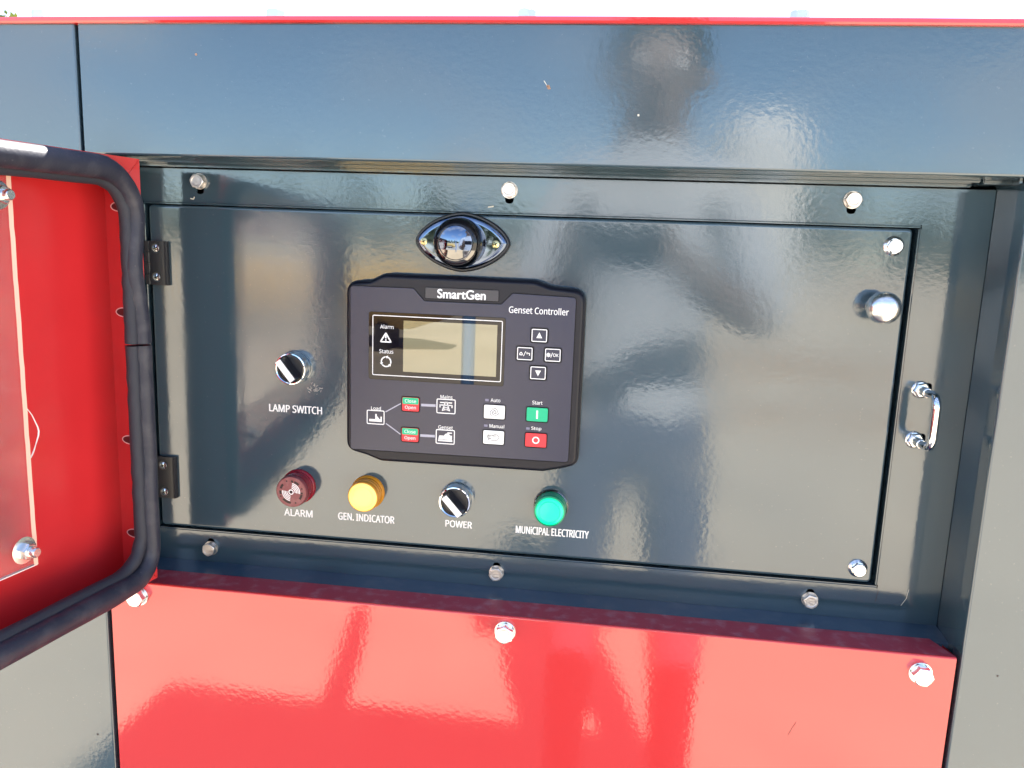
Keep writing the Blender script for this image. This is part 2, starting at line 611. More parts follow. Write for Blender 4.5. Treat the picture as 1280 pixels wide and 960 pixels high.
for x in (-0.0445, 0.1522, 0.3477, 0.5439, 0.74):
    place('bolt', ME_ROOF_BOLT, (x, FY + .013, TOPZ + .0033 + crown(x)), roof, (-PI / 2, 0, random.uniform(0, 1)))

# flat outer skins
def skin(name, x0, x1, z0, z1, m, y=FY, d=0.018, w=0.0018, label=None):
    o = obj(name, bevel_box(x0, x1, y, y + d, z0, z1, w, 3), m, enc)
    if label: o['label'] = label
    return o
skin('top_panel', PX0 + .0012, XR, 0.3301, TOPZ + .0022, M_DARK, label='long dark slate panel above the control bay')
skin('side_panel', XL, PX0 - .0012, Z0, TOPZ + .001, M_DARK, label='dark slate panel left of the control bay')
skin('side_panel', PX1, XR, Z0, 0.3275, M_DARK, label='dark slate panel right of the control bay')

# lip and drip channel above the bay
bm = bmesh.new()
box(bm, PX0, PX1, FY + .018, -.030, 0.3301, 0.334)
box(bm, PX0 + .006, 0.6885, -.0275, -.0145, 0.3284, 0.333)
box(bm, PX0 + .006, 0.6885, -.0125, -.0005, 0.3262, 0.331)
box(bm, 0.690, PX1 + .004, -.028, -.0005, 0.3275, 0.331)
bmesh.ops.bevel(bm, geom=list(bm.edges), offset=.0008, segments=2, affect='EDGES')
obj('drip_channel', bm, M_DARK, enc)
bm = bmesh.new()
box(bm, PX0 - .01, PX1 + .012, -.031, 0.1, 0.334, 0.338)
obj('channel_backing', bm, M_BLACKVOID, enc)

# side walls of the bay
bm = bmesh.new()
def quadprism(bm, pts, z0, z1):
    a = [bm.verts.new((x, y, z0)) for x, y in pts]; b = [bm.verts.new((x, y, z1)) for x, y in pts]
    n = len(pts)
    for i in range(n):
        bm.faces.new((a[i], a[(i + 1) % n], b[(i + 1) % n], b[i]))
    bm.faces.new(a); bm.faces.new(b)
quadprism(bm, [(PX1 + .0006, FY + .0175), (PX1 + .0046, .002), (PX1 + .0066, .002), (PX1 + .0026, FY + .0175)], Z0, .331)
obj('bay_wall', bm, M_DARK, enc)
bm = bmesh.new()
quadprism(bm, [(PX0 - .0012, FY + .0175), (PX0 - .0035, .002), (PX0 - .0055, .002), (PX0 - .0032, FY + .0175)], Z0, .331)
obj('bay_wall', bm, M_DARK, enc)

# recessed frame round the inner door
OX0, OX1, OZ0, OZ1 = 0.0070, 0.6605, -0.0064, 0.2974
FX0, FX1, FZ0, FZ1 = PX0 - .002, 0.7116, -0.0352, 0.3255
bm = bmesh.new()
box(bm, FX0, FX1, 0, .0022, FZ0, FZ1)
frame = obj('recess_frame', bm, M_DARK, enc)
cutters = []
cb = bmesh.new(); box(cb, OX0, OX1, -.02, .02, OZ0, OZ1); cutters.append(cb)
BX = (0.0608, 0.3330, 0.6060)
BZT, BZB = 0.3150, -0.0213
def slotcut(x, z, r, dz):
    cb = bmesh.new()
    prism(cb, round_poly([(x - r, z - dz - r), (x + r, z - dz - r), (x + r, z + dz + r), (x - r, z + dz + r)], r, 6), .02, -.02)
    cb.faces.new([v for v in cb.verts if v.co.y > 0]) if False else None
    vb = [v for v in cb.verts if v.co.y > 0]
    cb.faces.new(vb)
    return cb
for x in BX:
    cutters.append(slotcut(x, BZT - .002, .0036, .0052))
    cutters.append(slotcut(x, BZB + .0015, .0034, .0045))
for z in (.1675, .1255):
    cutters.append(slotcut(.6800, z + .0008, .0034, .0008))
cut(frame, cutters)
# inward return of the opening and the dark space behind it
bm = bmesh.new()
rt = .0024
for (x0, x1, z0, z1) in ((OX0, OX0 + rt, OZ0 + rt, OZ1 - rt), (OX1 - rt, OX1, OZ0 + rt, OZ1 - rt), (OX0, OX1, OZ0, OZ0 + rt), (OX0, OX1, OZ1 - rt, OZ1)):
    box(bm, x0, x1, -.0016, .030, z0, z1)
bmesh.ops.bevel(bm, geom=[e for e in bm.edges], offset=.0011, segments=3, affect='EDGES')
obj('opening_lip', bm, M_DARK, frame)
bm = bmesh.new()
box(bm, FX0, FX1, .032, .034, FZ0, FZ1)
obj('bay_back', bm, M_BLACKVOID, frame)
for k, x in enumerate(BX):
    place('bolt', ME_FRAME_BOLT, (x, 0, BZT), frame, (0, .3 + k * .5, 0))
    place('bolt', ME_FRAME_BOLT, (x, 0, BZB), frame, (0, .8 + k * .33, 0))

# ledge under the frame
bm = bevel_box(FX0, FX1, -.0315, .002, -.040, -.0353, .0008, 2)
obj('bay_ledge', bm, M_DARK_SKYTINT, enc)

# red lower panel: folded tray with mitred top flange
RX0, RX1, RZ1 = -0.0024, 0.7040, -0.0329
bm = bmesh.new()
prof = [(-.0605, Z0), (-.0605, RZ1 - .0018), (-.0600, RZ1 - .0006), (-.0588, RZ1)]
ra = [bm.verts.new((RX0, y, z)) for y, z in prof] + [bm.verts.new((RX0 + .008, -.0312, RZ1)), bm.verts.new((RX0 + .008, -.0312, RZ1 - .002))]
rb = [bm.verts.new((RX1, y, z)) for y, z in prof] + [bm.verts.new((RX1 - .010, -.0312, RZ1)), bm.verts.new((RX1 - .010, -.0312, RZ1 - .002))]
for i in range(len(ra) - 1):
    f = bm.faces.new((ra[i], rb[i], rb[i + 1], ra[i + 1]))
    if i >= 3: f.material_index = 1
for (xa, rr) in ((RX0, ra), (RX1, rb)):
    q0 = bm.verts.new((xa + (.0005 if xa < .3 else -.0005), -.034, Z0)); q1 = bm.verts.new((xa + (.0005 if xa < .3 else -.0005), -.034, RZ1 - .003))
    bm.faces.new((rr[0], rr[1], q1, q0)); bm.faces.new((rr[1], rr[2], rr[3], q1))
red = obj('lower_panel', bm, [M_RED, M_RED_DUSTY_SHADED], enc, ang=60)
red['label'] = 'glossy red panel under the control bay'
for k, (x, z) in enumerate(((0.0246, -.0450), (0.350, -.0460), (0.6785, -.0478))):
    place('bolt', ME_RED_BOLT, (x, -.0605, z), red, (0, .25 + .55 * k, 0))

# pull handle on the right of the frame
hx, hz1, hz0 = 0.6745, 0.1668, 0.1250
bm = bmesh.new()
path = []
yo = -.034
for (a, b) in (((0, hz1)), ((0, hz0)),):
    pass
rc = .009
path = [(hx, -.003, hz1), (hx, -.018, hz1)]
for k in range(7):
    t = k / 6 * PI / 2
    path.append((hx + .001, yo + rc * (1 - math.sin(t)), hz1 - rc * (1 - math.cos(t))))
for k in range(7):
    t = (1 - k / 6) * PI / 2
    path.append((hx + .001, yo + rc * (1 - math.sin(t)), hz0 + rc * (1 - math.cos(t))))
path += [(hx, -.018, hz0), (hx, -.003, hz0)]
tube(bm, path, .0032, 14)
handle = obj('pull_handle', bm, M_CHROME, enc)
handle['label'] = 'small bright metal pull handle on the bay frame'
bm = bmesh.new()
ME_NUT = None
for z in (hz1, hz0):
    bm = bmesh.new()
    lathe(bm, (hx, z), [(.0070, 0), (.0070, -.0010), (.0062, -.0018), (0, -.0018)], 28)
    rcn = .0112 / math.sqrt(3)
    hp = [Vector((hx + rcn * math.cos(R(60 * k + 8)), z + rcn * math.sin(R(60 * k + 8)))) for k in range(6)]
    loft(bm, [(hp, -.0015), (hp, -.0050), ([Vector((hx, z)) + (p - Vector((hx, z))) * .86 for p in hp], -.0058)])
    lathe(bm, (hx, z), [(.0040, -.0055), (.0040, -.0168), (.0034, -.0172), (0, -.0172)], 20)
    obj('nut', bm, M_ZINC, handle, ang=25)

# ------------------------------------------------------------------ inner door
DX0, DX1, DZ0, DZ1 = 0.0135, 0.6535, -0.0011, 0.2942
DY = -.003
bm = bmesh.new()
pr = rrect(DX0, DX1, DZ0, DZ1, .0040, 4)
loft(bm, [(pr, .022), (pr, DY + .0022), (inset(pr, .0004), DY + .0009), (inset(pr, .0013), DY + .0002), (inset(pr, .0028), DY)])
idoor = obj('inner_door', bm, M_DARK, enc, ang=40)
idoor['label'] = 'dark slate control door carrying the controller and switches'
for k, (x, z) in enumerate(((0.640, .2803), (0.6415, .0116))):
    place('bolt', ME_FLANGE_BOLT, (x, DY, z), idoor, (0, .1 + k * .3, 0))
# ball knob
bm = bmesh.new()
kc = (0.6325, 0.2325)
lathe(bm, kc, [(.0085, DY), (.0085, DY - .0020), (.0070, DY - .0035), (.0072, DY - .0060), (.0100, DY - .0085), (.0120, DY - .0125), (.0127, DY - .0170),
               (.0126, DY - .0205), (.0112, DY - .0240), (.0080, DY - .0265), (.0040, DY - .0276), (0, DY - .0279)], 40)
obj('knob', bm, M_BRUSHED, idoor, ang=60)
# hinges
def screw_bm(c, r, y, slot=True):
    bm = bmesh.new()
    lathe(bm, c, [(r, y), (r * .95, y - .0006), (r * .6, y - .0012), (0, y - .0014)], 20)
    for a in (25, 115):
        d = Vector((math.cos(R(a)), math.sin(R(a)))) * r * .55
        q = Vector((-d.y, d.x)).normalized() * r * .13
        cc = Vector(c)
        prism(bm, [cc - d - q, cc + d - q, cc + d + q, cc - d + q], y - .0008, y - .00145, 0, 1)
    return bm
for (x0, x1, z0, z1, ss) in ((.0105, .0315, .2240, .2625, ((.0222, .2564), (.0220, .2311))), (.0095, .0315, .0272, .0666, ((.0208, .0587), (.0211, .0333)))):
    bm = bmesh.new()
    xk = x0 + .0055
    lf = [(xk - .0005, DY), (xk - .0005, DY - .0040), (x1 - .0035, DY - .0052), (x1 - .0008, DY - .0046), (x1, DY - .0030), (x1, DY)]
    quadprism(bm, lf, z0, z1)
    hinge = obj('hinge', bm, M_BLACKPL, idoor, ang=20)
    n = 4
    for k in range(n):
        bm = bmesh.new()
        za, zb = z0 + (z1 - z0) * k / n + .0003, z0 + (z1 - z0) * (k + 1) / n - .0003
        xx0, xx1 = (x0, xk - .0004) if k % 2 else (x0 + .0002, xk - .0006)
        quadprism(bm, [(xx0, DY), (xx0, DY - .0035), (xx0 + .001, DY - .0052), (xx1 - .0006, DY - .0052), (xx1, DY - .0042), (xx1, DY)], za, zb)
        obj('hinge_knuckle', bm, M_BLACKPL, idoor, ang=20)
    for c in ss:
        bm = bmesh.new()
        lathe(bm, c, [(.0046, DY - .0040), (.0044, DY - .0053), (.0036, DY - .0052), (0, DY - .0052)], 20)
        obj('screw_seat', bm, M_BLACKPL, idoor)
        obj('hinge_screw', screw_bm(c, .0034, DY - .0050), [M_ZINC, M_GROOVE], idoor)
# printed captions
for s, x0, x1, z0, z1 in (('LAMP SWITCH', .1220, .1711, .1150, .1217), ('ALARM', .1347, .1615, .0178, .0244), ('GEN. INDICATOR', .1861, .2385, .0180, .0248),
                          ('POWER', .2858, .3097, .0193, .0256), ('MUNICIPAL ELECTRICITY', .3495, .4137, .0186, .0255)):
    if s.startswith('MUNI'):
        # the photograph's caption has a small i after MUN
        s = 'MUNiCIPAL ELECTRICITY'
    flat('caption', text_bm(s, x0, x1, z0, z1, DY - .00008, .036), M_WHITE, idoor)
# grubby tape remnant under the lamp switch and paint scuffs
bm = bmesh.new()
for k in range(26):
    c = Vector((.1655 + random.gauss(0, .003), .1375 + random.gauss(0, .0018)))
    a = random.uniform(0, PI)
    add_line(bm, c, c + Vector((math.cos(a), math.sin(a))) * random.uniform(.001, .003), random.uniform(.0003, .0007), DY - .00006)
obj('scuff_mark', bm, mat('chalky scuff', (.30, .30, .28), .6), idoor)

# ------------------------------------------------------------------ genset controller
ctl = empty('genset_controller', (.3004, DY, .160), 'black genset controller with display and coloured keys on the control door', 'controller')
outl = [(.1986, .0885), (.2166, .0845), (.2300, .0798), (.3724, .0806), (.3877, .0842), (.4015, .0885), (.4012, .2360), (.3720, .2384), (.3590, .2426), (.2315, .2430), (.2199, .2370), (.1986, .2352)]
rad = [.011, .012, .014, .014, .012, .011, .011, .012, .014, .014, .012, .011]
oc = Vector((.3003, .1616))
outl = [oc + (Vector(q) - oc) * 1.0 for q in outl]
P0 = round_poly(outl, rad, 5)
CF = -.0205                      # front of the housing
bm = bmesh.new()
# stays a smooth shell from the door to the front rim
loft(bm, [(inset(P0, .0005), DY), (P0, DY - .003), (inset(P0, -.0004), DY - .010), (inset(P0, .0002), CF + .0045), (inset(P0, .0012), CF + .0018), (inset(P0, .0026), CF + .0005), (inset(P0, .0038), CF)])
obj('housing', bm, M_HOUSING, ctl, ang=50)
fp = [(.2036, .0902), (.3934, .0914), (.3934, .2300), (.3414, .2312), (.3322, .2218), (.2672, .2216), (.2578, .2318), (.2034, .2316)]
fr = [.003, .003, .003, .002, .0015, .0015, .002, .003]
FP = round_poly(fp, fr, 4)
bm = bmesh.new(); prism(bm, inset(FP, -.0007), CF + .001, CF - .00025); obj('groove', bm, M_GROOVE, ctl)
bm = bmesh.new(); prism(bm, FP, CF, CF - .0006, .0003); obj('faceplate', bm, M_FACE, ctl)
CY = CF - .0006
# nameplate
NP = rrect(.2679, .3296, .2242, .2331, .0008, 3)
bm = bmesh.new(); prism(bm, inset(NP, -.0005), CF + .001, CF - .0002); obj('groove', bm, M_GROOVE, ctl)
bm = bmesh.new(); prism(bm, NP, CF, CF - .0006, .0002)
npl = obj('nameplate', bm, mat('charcoal nameplate', (.045, .043, .050), .35), ctl)
flat('lettering', text_bm('SmartGen', .2784, .3187, .2248, .2322, CF - .00068, .045, True), M_WHITE, npl)
flat('lettering', text_bm('Genset Controller', .3387, .3880, .2152, .2208, CY - .00006, .012), M_WHITE, ctl)
# display window
SC = rrect(.2196, .3364, .1531, .2110, .0025, 4)
bm = bmesh.new(); prism(bm, SC, CF, CY - .0004, .0003)
scr = obj('display', bm, M_SCREEN, ctl)
SY = CY - .0004
bm = bmesh.new(); add_poly(bm, [(.2498, .1611), (.3296, .1611), (.3296, .2046), (.2498, .2046)], SY - .00004)
obj('lcd', bm, M_LCD, scr)
bm = bmesh.new(); add_ring(bm, rrect(.2229, .3340, .1568, .2083, .0015, 4), .0007, SY - .00007)
flat('display_border', bm, M_WHITE, scr)
flat('lettering', text_bm('Alarm', .2296, .2412, .1970, .2004, SY - .00007, .012), M_WHITE, scr)
flat('lettering', text_bm('Status', .2290, .2412, .1760, .1793, SY - .00007, .012), M_WHITE, scr)
bm = bmesh.new()
add_ring(bm, round_poly([(.2290, .1852), (.2402, .1852), (.2346, .1945)], .0010, 3), .0012, SY - .00007)
add_line(bm, (.2346, .1915), (.2346, .1888), .0013, SY - .00007); add_poly(bm, disc((.2346, .1874), .0007, 10), SY - .00007)
flat('alarm_icon', bm, M_WHITE, scr)
bm = bmesh.new()
for k in range(3):
    a = 100 + 120 * k
    arc_band(bm, (.2350, .1688), .0036, .0047, a, a + 92, SY - .00007)
    t = R(a + 92); c = Vector((.2350 + .00415 * math.cos(t), .1688 + .00415 * math.sin(t))); d = Vector((-math.sin(t), math.cos(t))); n = Vector((math.cos(t), math.sin(t)))
    add_poly(bm, [c - n * .0014, c + n * .0014, c + d * .0020], SY - .00007)
flat('status_icon', bm, M_WHITE, scr)

def key(name, cx, cz, w, h, m, border=M_GROOVE, bw=.0010, split=None, proud=.0007):
    P = rrect(cx - w / 2, cx + w / 2, cz - h / 2, cz + h / 2, .0014, 3)
    bm = bmesh.new()
    prism(bm, inset(P, -bw), CF, CY - .0001)
    bz = obj('key_surround', bm, border, ctl)
    bm = bmesh.new()
    prism(bm, P, CY, CY - proud, .0003)
    o = obj(name, bm, m, ctl)
    return o, CY - proud - .00005
# arrow keys
for nm, cx, cz, s in (('up_key', .3647, .1977, 'u'), ('back_key', .3532, .1820, 'h'), ('confirm_key', .3765, .1820, 'o'), ('down_key', .3649, .1664, 'd')):
    o, y = key(nm, cx, cz, .0134, .0112, M_FACE)
    bm = bmesh.new()
    add_ring(bm, rrect(cx - .0064, cx + .0064, cz - .0053, cz + .0053, .0011, 3), .0007, y)
    flat('key_border', bm, M_GREY_PRINT if False else M_WHITE, o)
    bm = bmesh.new()
    if s == 'u': add_poly(bm, [(cx - .0024, cz - .0021), (cx + .0024, cz - .0021), (cx, cz + .0026)], y)
    if s == 'd': add_poly(bm, [(cx - .0024, cz + .0021), (cx, cz - .0026), (cx + .0024, cz + .0021)], y)
    if s == 'h':
        add_ring(bm, [Vector(q) for q in ((cx - .0044, cz - .0014), (cx - .0018, cz - .0014), (cx - .0018, cz + .0002), (cx - .0031, cz + .0015), (cx - .0044, cz + .0002))], .0006, y)
        add_line(bm, (cx - .0010, cz - .0020), (cx + .0008, cz + .0020), .0005, y)
        add_line(bm, (cx + .0012, cz + .0005), (cx + .0040, cz + .0005), .0007, y); add_line(bm, (cx + .0040, cz + .0008), (cx + .0040, cz - .0014), .0007, y)
        add_poly(bm, [(cx + .0010, cz + .0005), (cx + .0022, cz - .0006), (cx + .0022, cz + .0016)], y)
    if s == 'o':
        add_poly(bm, disc((cx - .0036, cz), .0015, 12), y)
        for k in range(8):
            a = k * PI / 4
            add_line(bm, (cx - .0036 + .0012 * math.cos(a), cz + .0012 * math.sin(a)), (cx - .0036 + .0019 * math.cos(a), cz + .0019 * math.sin(a)), .0006, y)
        add_line(bm, (cx - .0016, cz - .0020), (cx - .0002, cz + .0020), .0005, y)
        flat('lettering', text_bm('OK', cx + .0003, cx + .0048, cz - .0013, cz + .0014, y, .02), M_WHITE, o)
    flat('key_symbol', bm, M_WHITE, o)
# breaker keys: green upper, red lower half
for cx, cz in ((.2568, .1332), (.2567, .1064)):
    o, y = key('breaker_key', cx, cz, .0148, .0120, M_RED_BTN, bw=.0009)
    bm = bmesh.new()
    add_poly(bm, rrect(cx - .0070, cx + .0070, cz + .0001, cz + .0057, .0010, 3), y + .00003)
    flat('green_half', bm, M_GREEN_BTN, o)
    flat('lettering', text_bm('Close', cx - .0049, cx + .0049, cz + .0014, cz + .0044, y - .00003, .012), M_WHITE, o)
    flat('lettering', text_bm('Open', cx - .0048, cx + .0048, cz - .0049, cz - .0013, y - .00003, .012), M_WHITE, o)
# mode keys
def auto_sym(bm, cx, cz, y):
    for k in range(3):
        a0 = 40 + 120 * k
        for j in range(8):
            t0, t1 = j / 8, (j + 1) / 8
            q = []
            for t in (t0, t1):
                a = R(a0 + 200 * t); r = .0012 + .0026 * t
                q.append((cx + r * math.cos(a) * 1.15, cz + r * math.sin(a)))
            add_line(bm, q[0], q[1], .0005, y)
    add_ring(bm, disc((cx, cz), .0012, 12), .0004, y)
def hand_sym(bm, cx, cz, y):
    pts = [(-.0050, .0022), (-.0012, .0018), (.0010, .0026), (.0022, .0028), (.0050, .0005), (.0034, -.0022), (.0006, -.0026), (-.0042, -.0022), (-.0046, -.0012), (-.0018, -.0008), (-.0052, -.0002), (-.0054, .0008), (-.0022, .0010), (-.0050, .0014)]
    for a, b in zip(pts, pts[1:] + pts[:1]):
        add_line(bm, (cx + a[0], cz + a[1]), (cx + b[0], cz + b[1]), .00045, y)
    for k in range(3):
        add_line(bm, (cx - .001 + k * .0012, cz + .0020), (cx + .0002 + k * .0012, cz + .0006), .0004, y)
M_INK = mat('black print', (.02, .02, .02), .5)
for nm, cx, cz, m in (('auto_key', .3293, .1310, M_WHITE_BTN), ('manual_key', .3293, .1089, M_WHITE_BTN), ('start_key', .3656, .1310, M_GREEN_BTN), ('stop_key', .3654, .1089, M_RED_BTN)):
    o, y = key(nm, cx, cz, .0178, .0118, m, bw=.0009)
    bm = bmesh.new()
    if nm == 'auto_key': auto_sym(bm, cx, cz, y)
    if nm == 'manual_key': hand_sym(bm, cx, cz, y)
    if nm == 'start_key': add_line(bm, (cx, cz - .0036), (cx, cz + .0036), .0015, y)
    if nm == 'stop_key': add_ring(bm, disc((cx, cz), .0031, 28), .0011, y)
    flat('key_symbol', bm, M_INK if m is M_WHITE_BTN else M_WHITE, o)
# captions on the overlay
yy = CY - .00006
for s, cx, cz, w, h in (('Load', .2263, .1278, .0086, .0030), ('Mains', .2878, .1414, .0104, .0030), ('Genset', .2876, .1148, .0126, .0031), ('Auto', .3299, .1410, .0082, .0030),
                        ('Manual', .3318, .1188, .0126, .0031), ('Start', .3654, .1411, .0085, .0031), ('Stop', .3654, .1186, .0084, .0036)):
    flat('lettering', text_bm(s, cx - w / 2, cx + w / 2, cz - h / 2, cz + h / 2, yy, .012), M_WHITE, ctl)
for cx, cz in ((.3226, .1408), (.3223, .1187), (.3583, .1185)):
    bm = bmesh.new(); add_poly(bm, rrect(cx - .0015, cx + .0015, cz - .0010, cz + .0010, .0003, 2), yy)
    flat('indicator_window', bm, M_LED, ctl)
bm = bmesh.new()
for a, b in (((.2348, .1251), (.2482, .1333)), ((.2352, .1150), (.2482, .1062))):
    add_line(bm, a, b, .0009, yy)
for a, b in (((.2660, .1331), (.2786, .1333)), ((.2656, .1063), (.2784, .1065))):
    add_line(bm, a, b, .0022, yy)
flat('mimic_line', bm, M_GREY_PRINT, ctl)
# load, mains and genset pictograms
for nm, cx, cz, w, h in (('load_icon', .2260, .1198, .0158, .0126), ('mains_icon', .2876, .1332, .0166, .0128), ('genset_icon', .2875, .1065, .0166, .0128)):
    bm = bmesh.new()
    add_ring(bm, rrect(cx - w / 2, cx + w / 2, cz - h / 2, cz + h / 2, .0014, 3), .0008, yy)
    if nm == 'load_icon':
        b = cz - .0038
        add_poly(bm, [(cx - .0056, b), (cx + .0056, b), (cx + .0056, b + .0021), (cx - .0056, b + .0021)], yy)
        add_poly(bm, [(cx - .0003, b + .0021), (cx + .0010, b + .0021), (cx + .0010, b + .0068), (cx - .0003, b + .0068)], yy)
        add_poly(bm, [(cx + .0010, b + .0021), (cx + .0036, b + .0021), (cx + .0024, b + .0036), (cx + .0010, b + .0052)], yy)
        add_poly(bm, [(cx + .0044, b + .0021), (cx + .0055, b + .0021), (cx + .0055, b + .0046), (cx + .0044, b + .0046)], yy)
    elif nm == 'mains_icon':
        for sx in (-1, 1):
            add_line(bm, (cx + sx * .0006, cz + .0040), (cx + sx * .0032, cz - .0040), .0009, yy)
            add_line(bm, (cx + sx * .0052, cz + .0012), (cx + sx * .0052, cz - .0012), .0009, yy)
        for z, ww in ((.0032, .0052), (.0010, .0058)):
            add_line(bm, (cx - ww, cz + z), (cx + ww, cz + z), .0009, yy)
        for z, ww in ((-.0010, .0022), (-.0028, .0028)):
            add_line(bm, (cx - ww, cz + z - .0008), (cx + ww, cz + z + .0008), .0006, yy); add_line(bm, (cx - ww, cz + z + .0008), (cx + ww, cz + z - .0008), .0006, yy)
    else:
        add_poly(bm, [(cx - .0062, cz - .0040), (cx + .0062, cz - .0040), (cx + .0062, cz - .0026), (cx - .0062, cz - .0026)], yy)
        add_poly(bm, [(cx - .0060, cz - .0022), (cx - .0012, cz - .0022), (cx - .0012, cz + .0010), (cx - .0052, cz + .0010)], yy)
        add_poly(bm, [(cx - .0008, cz - .0022), (cx + .0058, cz - .0022), (cx + .0058, cz + .0014), (cx + .0040, cz + .0014), (cx + .0030, cz + .0030), (cx + .0006, cz + .0030), (cx - .0008, cz + .0016)], yy)
        add_line(bm, (cx + .0018, cz + .0036), (cx + .0058, cz + .0036), .0009, yy)
    flat(nm, bm, M_WHITE, ctl)

# ------------------------------------------------------------------ hooded lamp above the controller
dl = empty('panel_lamp', (.2955, DY, .2715), 'eye shaped chrome hooded lamp above the controller', 'lamp')
def eye(cx, cz, hw, hh, p=1.65, n=64):
    """almond outline (superellipse), CCW"""
    out = []
    for k in range(n):
        t = 2 * PI * k / n
        c, q = math.cos(t), math.sin(t)
        out.append(Vector((cx + hw * math.copysign(abs(c) ** (2 / p), c), cz + hh * math.copysign(abs(q) ** (2 / p), q))))
    return out
lc = (.2956, .2712)
E0 = eye(lc[0], lc[1], .0402, .0248)
bm = bmesh.new(); loft(bm, [(E0, DY), (E0, DY - .0035), (inset(E0, .0010), DY - .0050), (inset(E0, .0030), DY - .0050)])
obj('rubber_seal', bm, M_BLACKPL, dl, ang=50)
E1 = inset(E0, .0022)
bm = bmesh.new(); loft(bm, [(E1, DY - .004), (E1, DY - .0062), (inset(E1, .0006), DY - .0072), (inset(E1, .0018), DY - .0078), (inset(E1, .0045), DY - .0084)])
obj('bezel', bm, M_LAMPCHROME, dl, ang=50)
hc = (.2945, .2706)
prof = [(.0206, DY - .0080), (.0206, DY - .0140), (.0203, DY - .0190), (.0192, DY - .0235), (.0172, DY - .0266), (.0150, DY - .0280), (.0141, DY - .0281), (.0136, DY - .0276), (.0133, DY - .0278), (.009, DY - .0286), (.0045, DY - .0291), (0, DY - .0292)]
bm = bmesh.new(); lathe(bm, hc, prof, 72)
cutz = hc[1] - .0058
bm2 = bm.copy()
bmesh.ops.bisect_plane(bm, geom=list(bm.verts) + list(bm.edges) + list(bm.faces), plane_co=(0, 0, cutz), plane_no=(0, 0, 1), clear_inner=True)
for f in bm.faces:
    c = f.calc_center_median()
    rr = math.hypot(c.x - hc[0], c.z - hc[1])
    f.material_index = 1 if rr > .0137 else 0
obj('hood', bm, [M_LAMPCHROME, mat('black gloss hood', (0.006, 0.006, 0.008), 0.06, spec=0.5)], dl, ang=35)
bmesh.ops.bisect_plane(bm2, geom=list(bm2.verts) + list(bm2.edges) + list(bm2.faces), plane_co=(0, 0, cutz), plane_no=(0, 0, 1), clear_outer=True)
bmesh.ops.scale(bm2, vec=(1.0, 1.0, 1.0), verts=bm2.verts)
obj('lens', bm2, mat('smoky chrome lens', (.20, .195, .19), .07, metal=1.0), dl, ang=35)
for c in ((.2636, .2707), (.3243, .2705)):
    obj('screw', screw_bm(c, .0032, DY - .0082), [M_BRASS, M_GROOVE], dl)

# ------------------------------------------------------------------ selector switches
def selector(name, c, label, tilt):
    t = empty(name, (c[0], DY, c[1]), label, 'switch', 'selector switches on the control door')
    bm = bmesh.new()
    lathe(bm, c, [(.0152, DY), (.0152, DY - .0012), (.0146, DY - .0022), (.0143, DY - .0030), (.0143, DY - .0042), (.0141, DY - .0048), (.0141, DY - .0118), (.0137, DY - .0128), (.0129, DY - .0130), (.0122, DY - .0126), (.0120, DY - .0100)], 48, close=False)
    obj('bezel', bm, M_CHROME, t, ang=35)
    bm = bmesh.new()
    lathe(bm, c, [(.0121, DY - .009), (.0119, DY - .0110), (.0106, DY - .0112), (.0104, DY - .0105), (0, DY - .0105)], 40)
    obj('dial', bm, M_BLACKPL, t)
    d = Vector((math.cos(tilt), math.sin(tilt))); q = Vector((-d.y, d.x)); cc = Vector(c)
    l, w0, w1 = .0112, .0042, .0031
    base = [cc - d * l - q * w0, cc + d * l - q * w0, cc + d * l + q * w0, cc - d * l + q * w0]
    top = [cc - d * (l - .0005) - q * w1, cc + d * (l - .0005) - q * w1, cc + d * (l - .0005) + q * w1, cc - d * (l - .0005) + q * w1]
    bm = bmesh.new()
    loft(bm, [(base, DY - .0100), (top, DY - .0235)])
    bmesh.ops.bevel(bm, geom=[e for e in bm.edges], offset=.0005, segments=2, affect='EDGES')
    lev = obj('lever', bm, M_BLACKPL, t, ang=25)
    bm = bmesh.new()
    l2, w2 = l - .0006, .0027
    prism(bm, [cc - d * l2 - q * w2, cc + d * l2 - q * w2, cc + d * l2 + q * w2, cc - d * l2 + q * w2], DY - .0233, DY - .0239)
    obj('pointer', bm, M_WHITE_BTN, lev)
    return t
selector('selector_switch', (.1472, .1566), 'chrome ringed rotary switch with white pointer above the LAMP SWITCH caption', R(-52))
selector('selector_switch', (.2957, .0466), 'chrome ringed rotary switch with white pointer above the POWER caption', R(-48))

# ------------------------------------------------------------------ pilot lamps
def pilot(c, label, bodym, lensm, rl, ringm):
    t = empty('indicator_lamp', (c[0], DY, c[1]), label, 'indicator lamp', 'round indicator lamps on the control door')
    bm = bmesh.new()
    lathe(bm, c, [(.0155, DY), (.0155, DY - .0012), (.0149, DY - .0026), (.0142, DY - .0032), (.0142, DY - .0040)], 48, close=False)
    obj('collar', bm, ringm, t, ang=35)
    bm = bmesh.new()
    lathe(bm, c, [(.0140, DY - .003), (.0140, DY - .0058), (.0136, DY - .0062), (.0136, DY - .0070), (.0140, DY - .0074), (.0140, DY - .0104), (.0136, DY - .0108), (.0136, DY - .0116), (.0139, DY - .0120), (.0139, DY - .0148), (.0135, DY - .0160), (rl + .0003, DY - .0164)], 48, close=False)
    obj('body', bm, bodym, t, ang=30)
    bm = bmesh.new()
    lathe(bm, c, [(rl + .0004, DY - .0160), (rl, DY - .0166), (rl - .0008, DY - .0172), (rl * .80, DY - .0175), (rl * .78, DY - .0171), (rl * .74, DY - .0171), (rl * .72, DY - .0176), (rl * .5, DY - .0178), (0, DY - .0179)], 48)
    obj('lens', bm, lensm, t, ang=60)
    return t
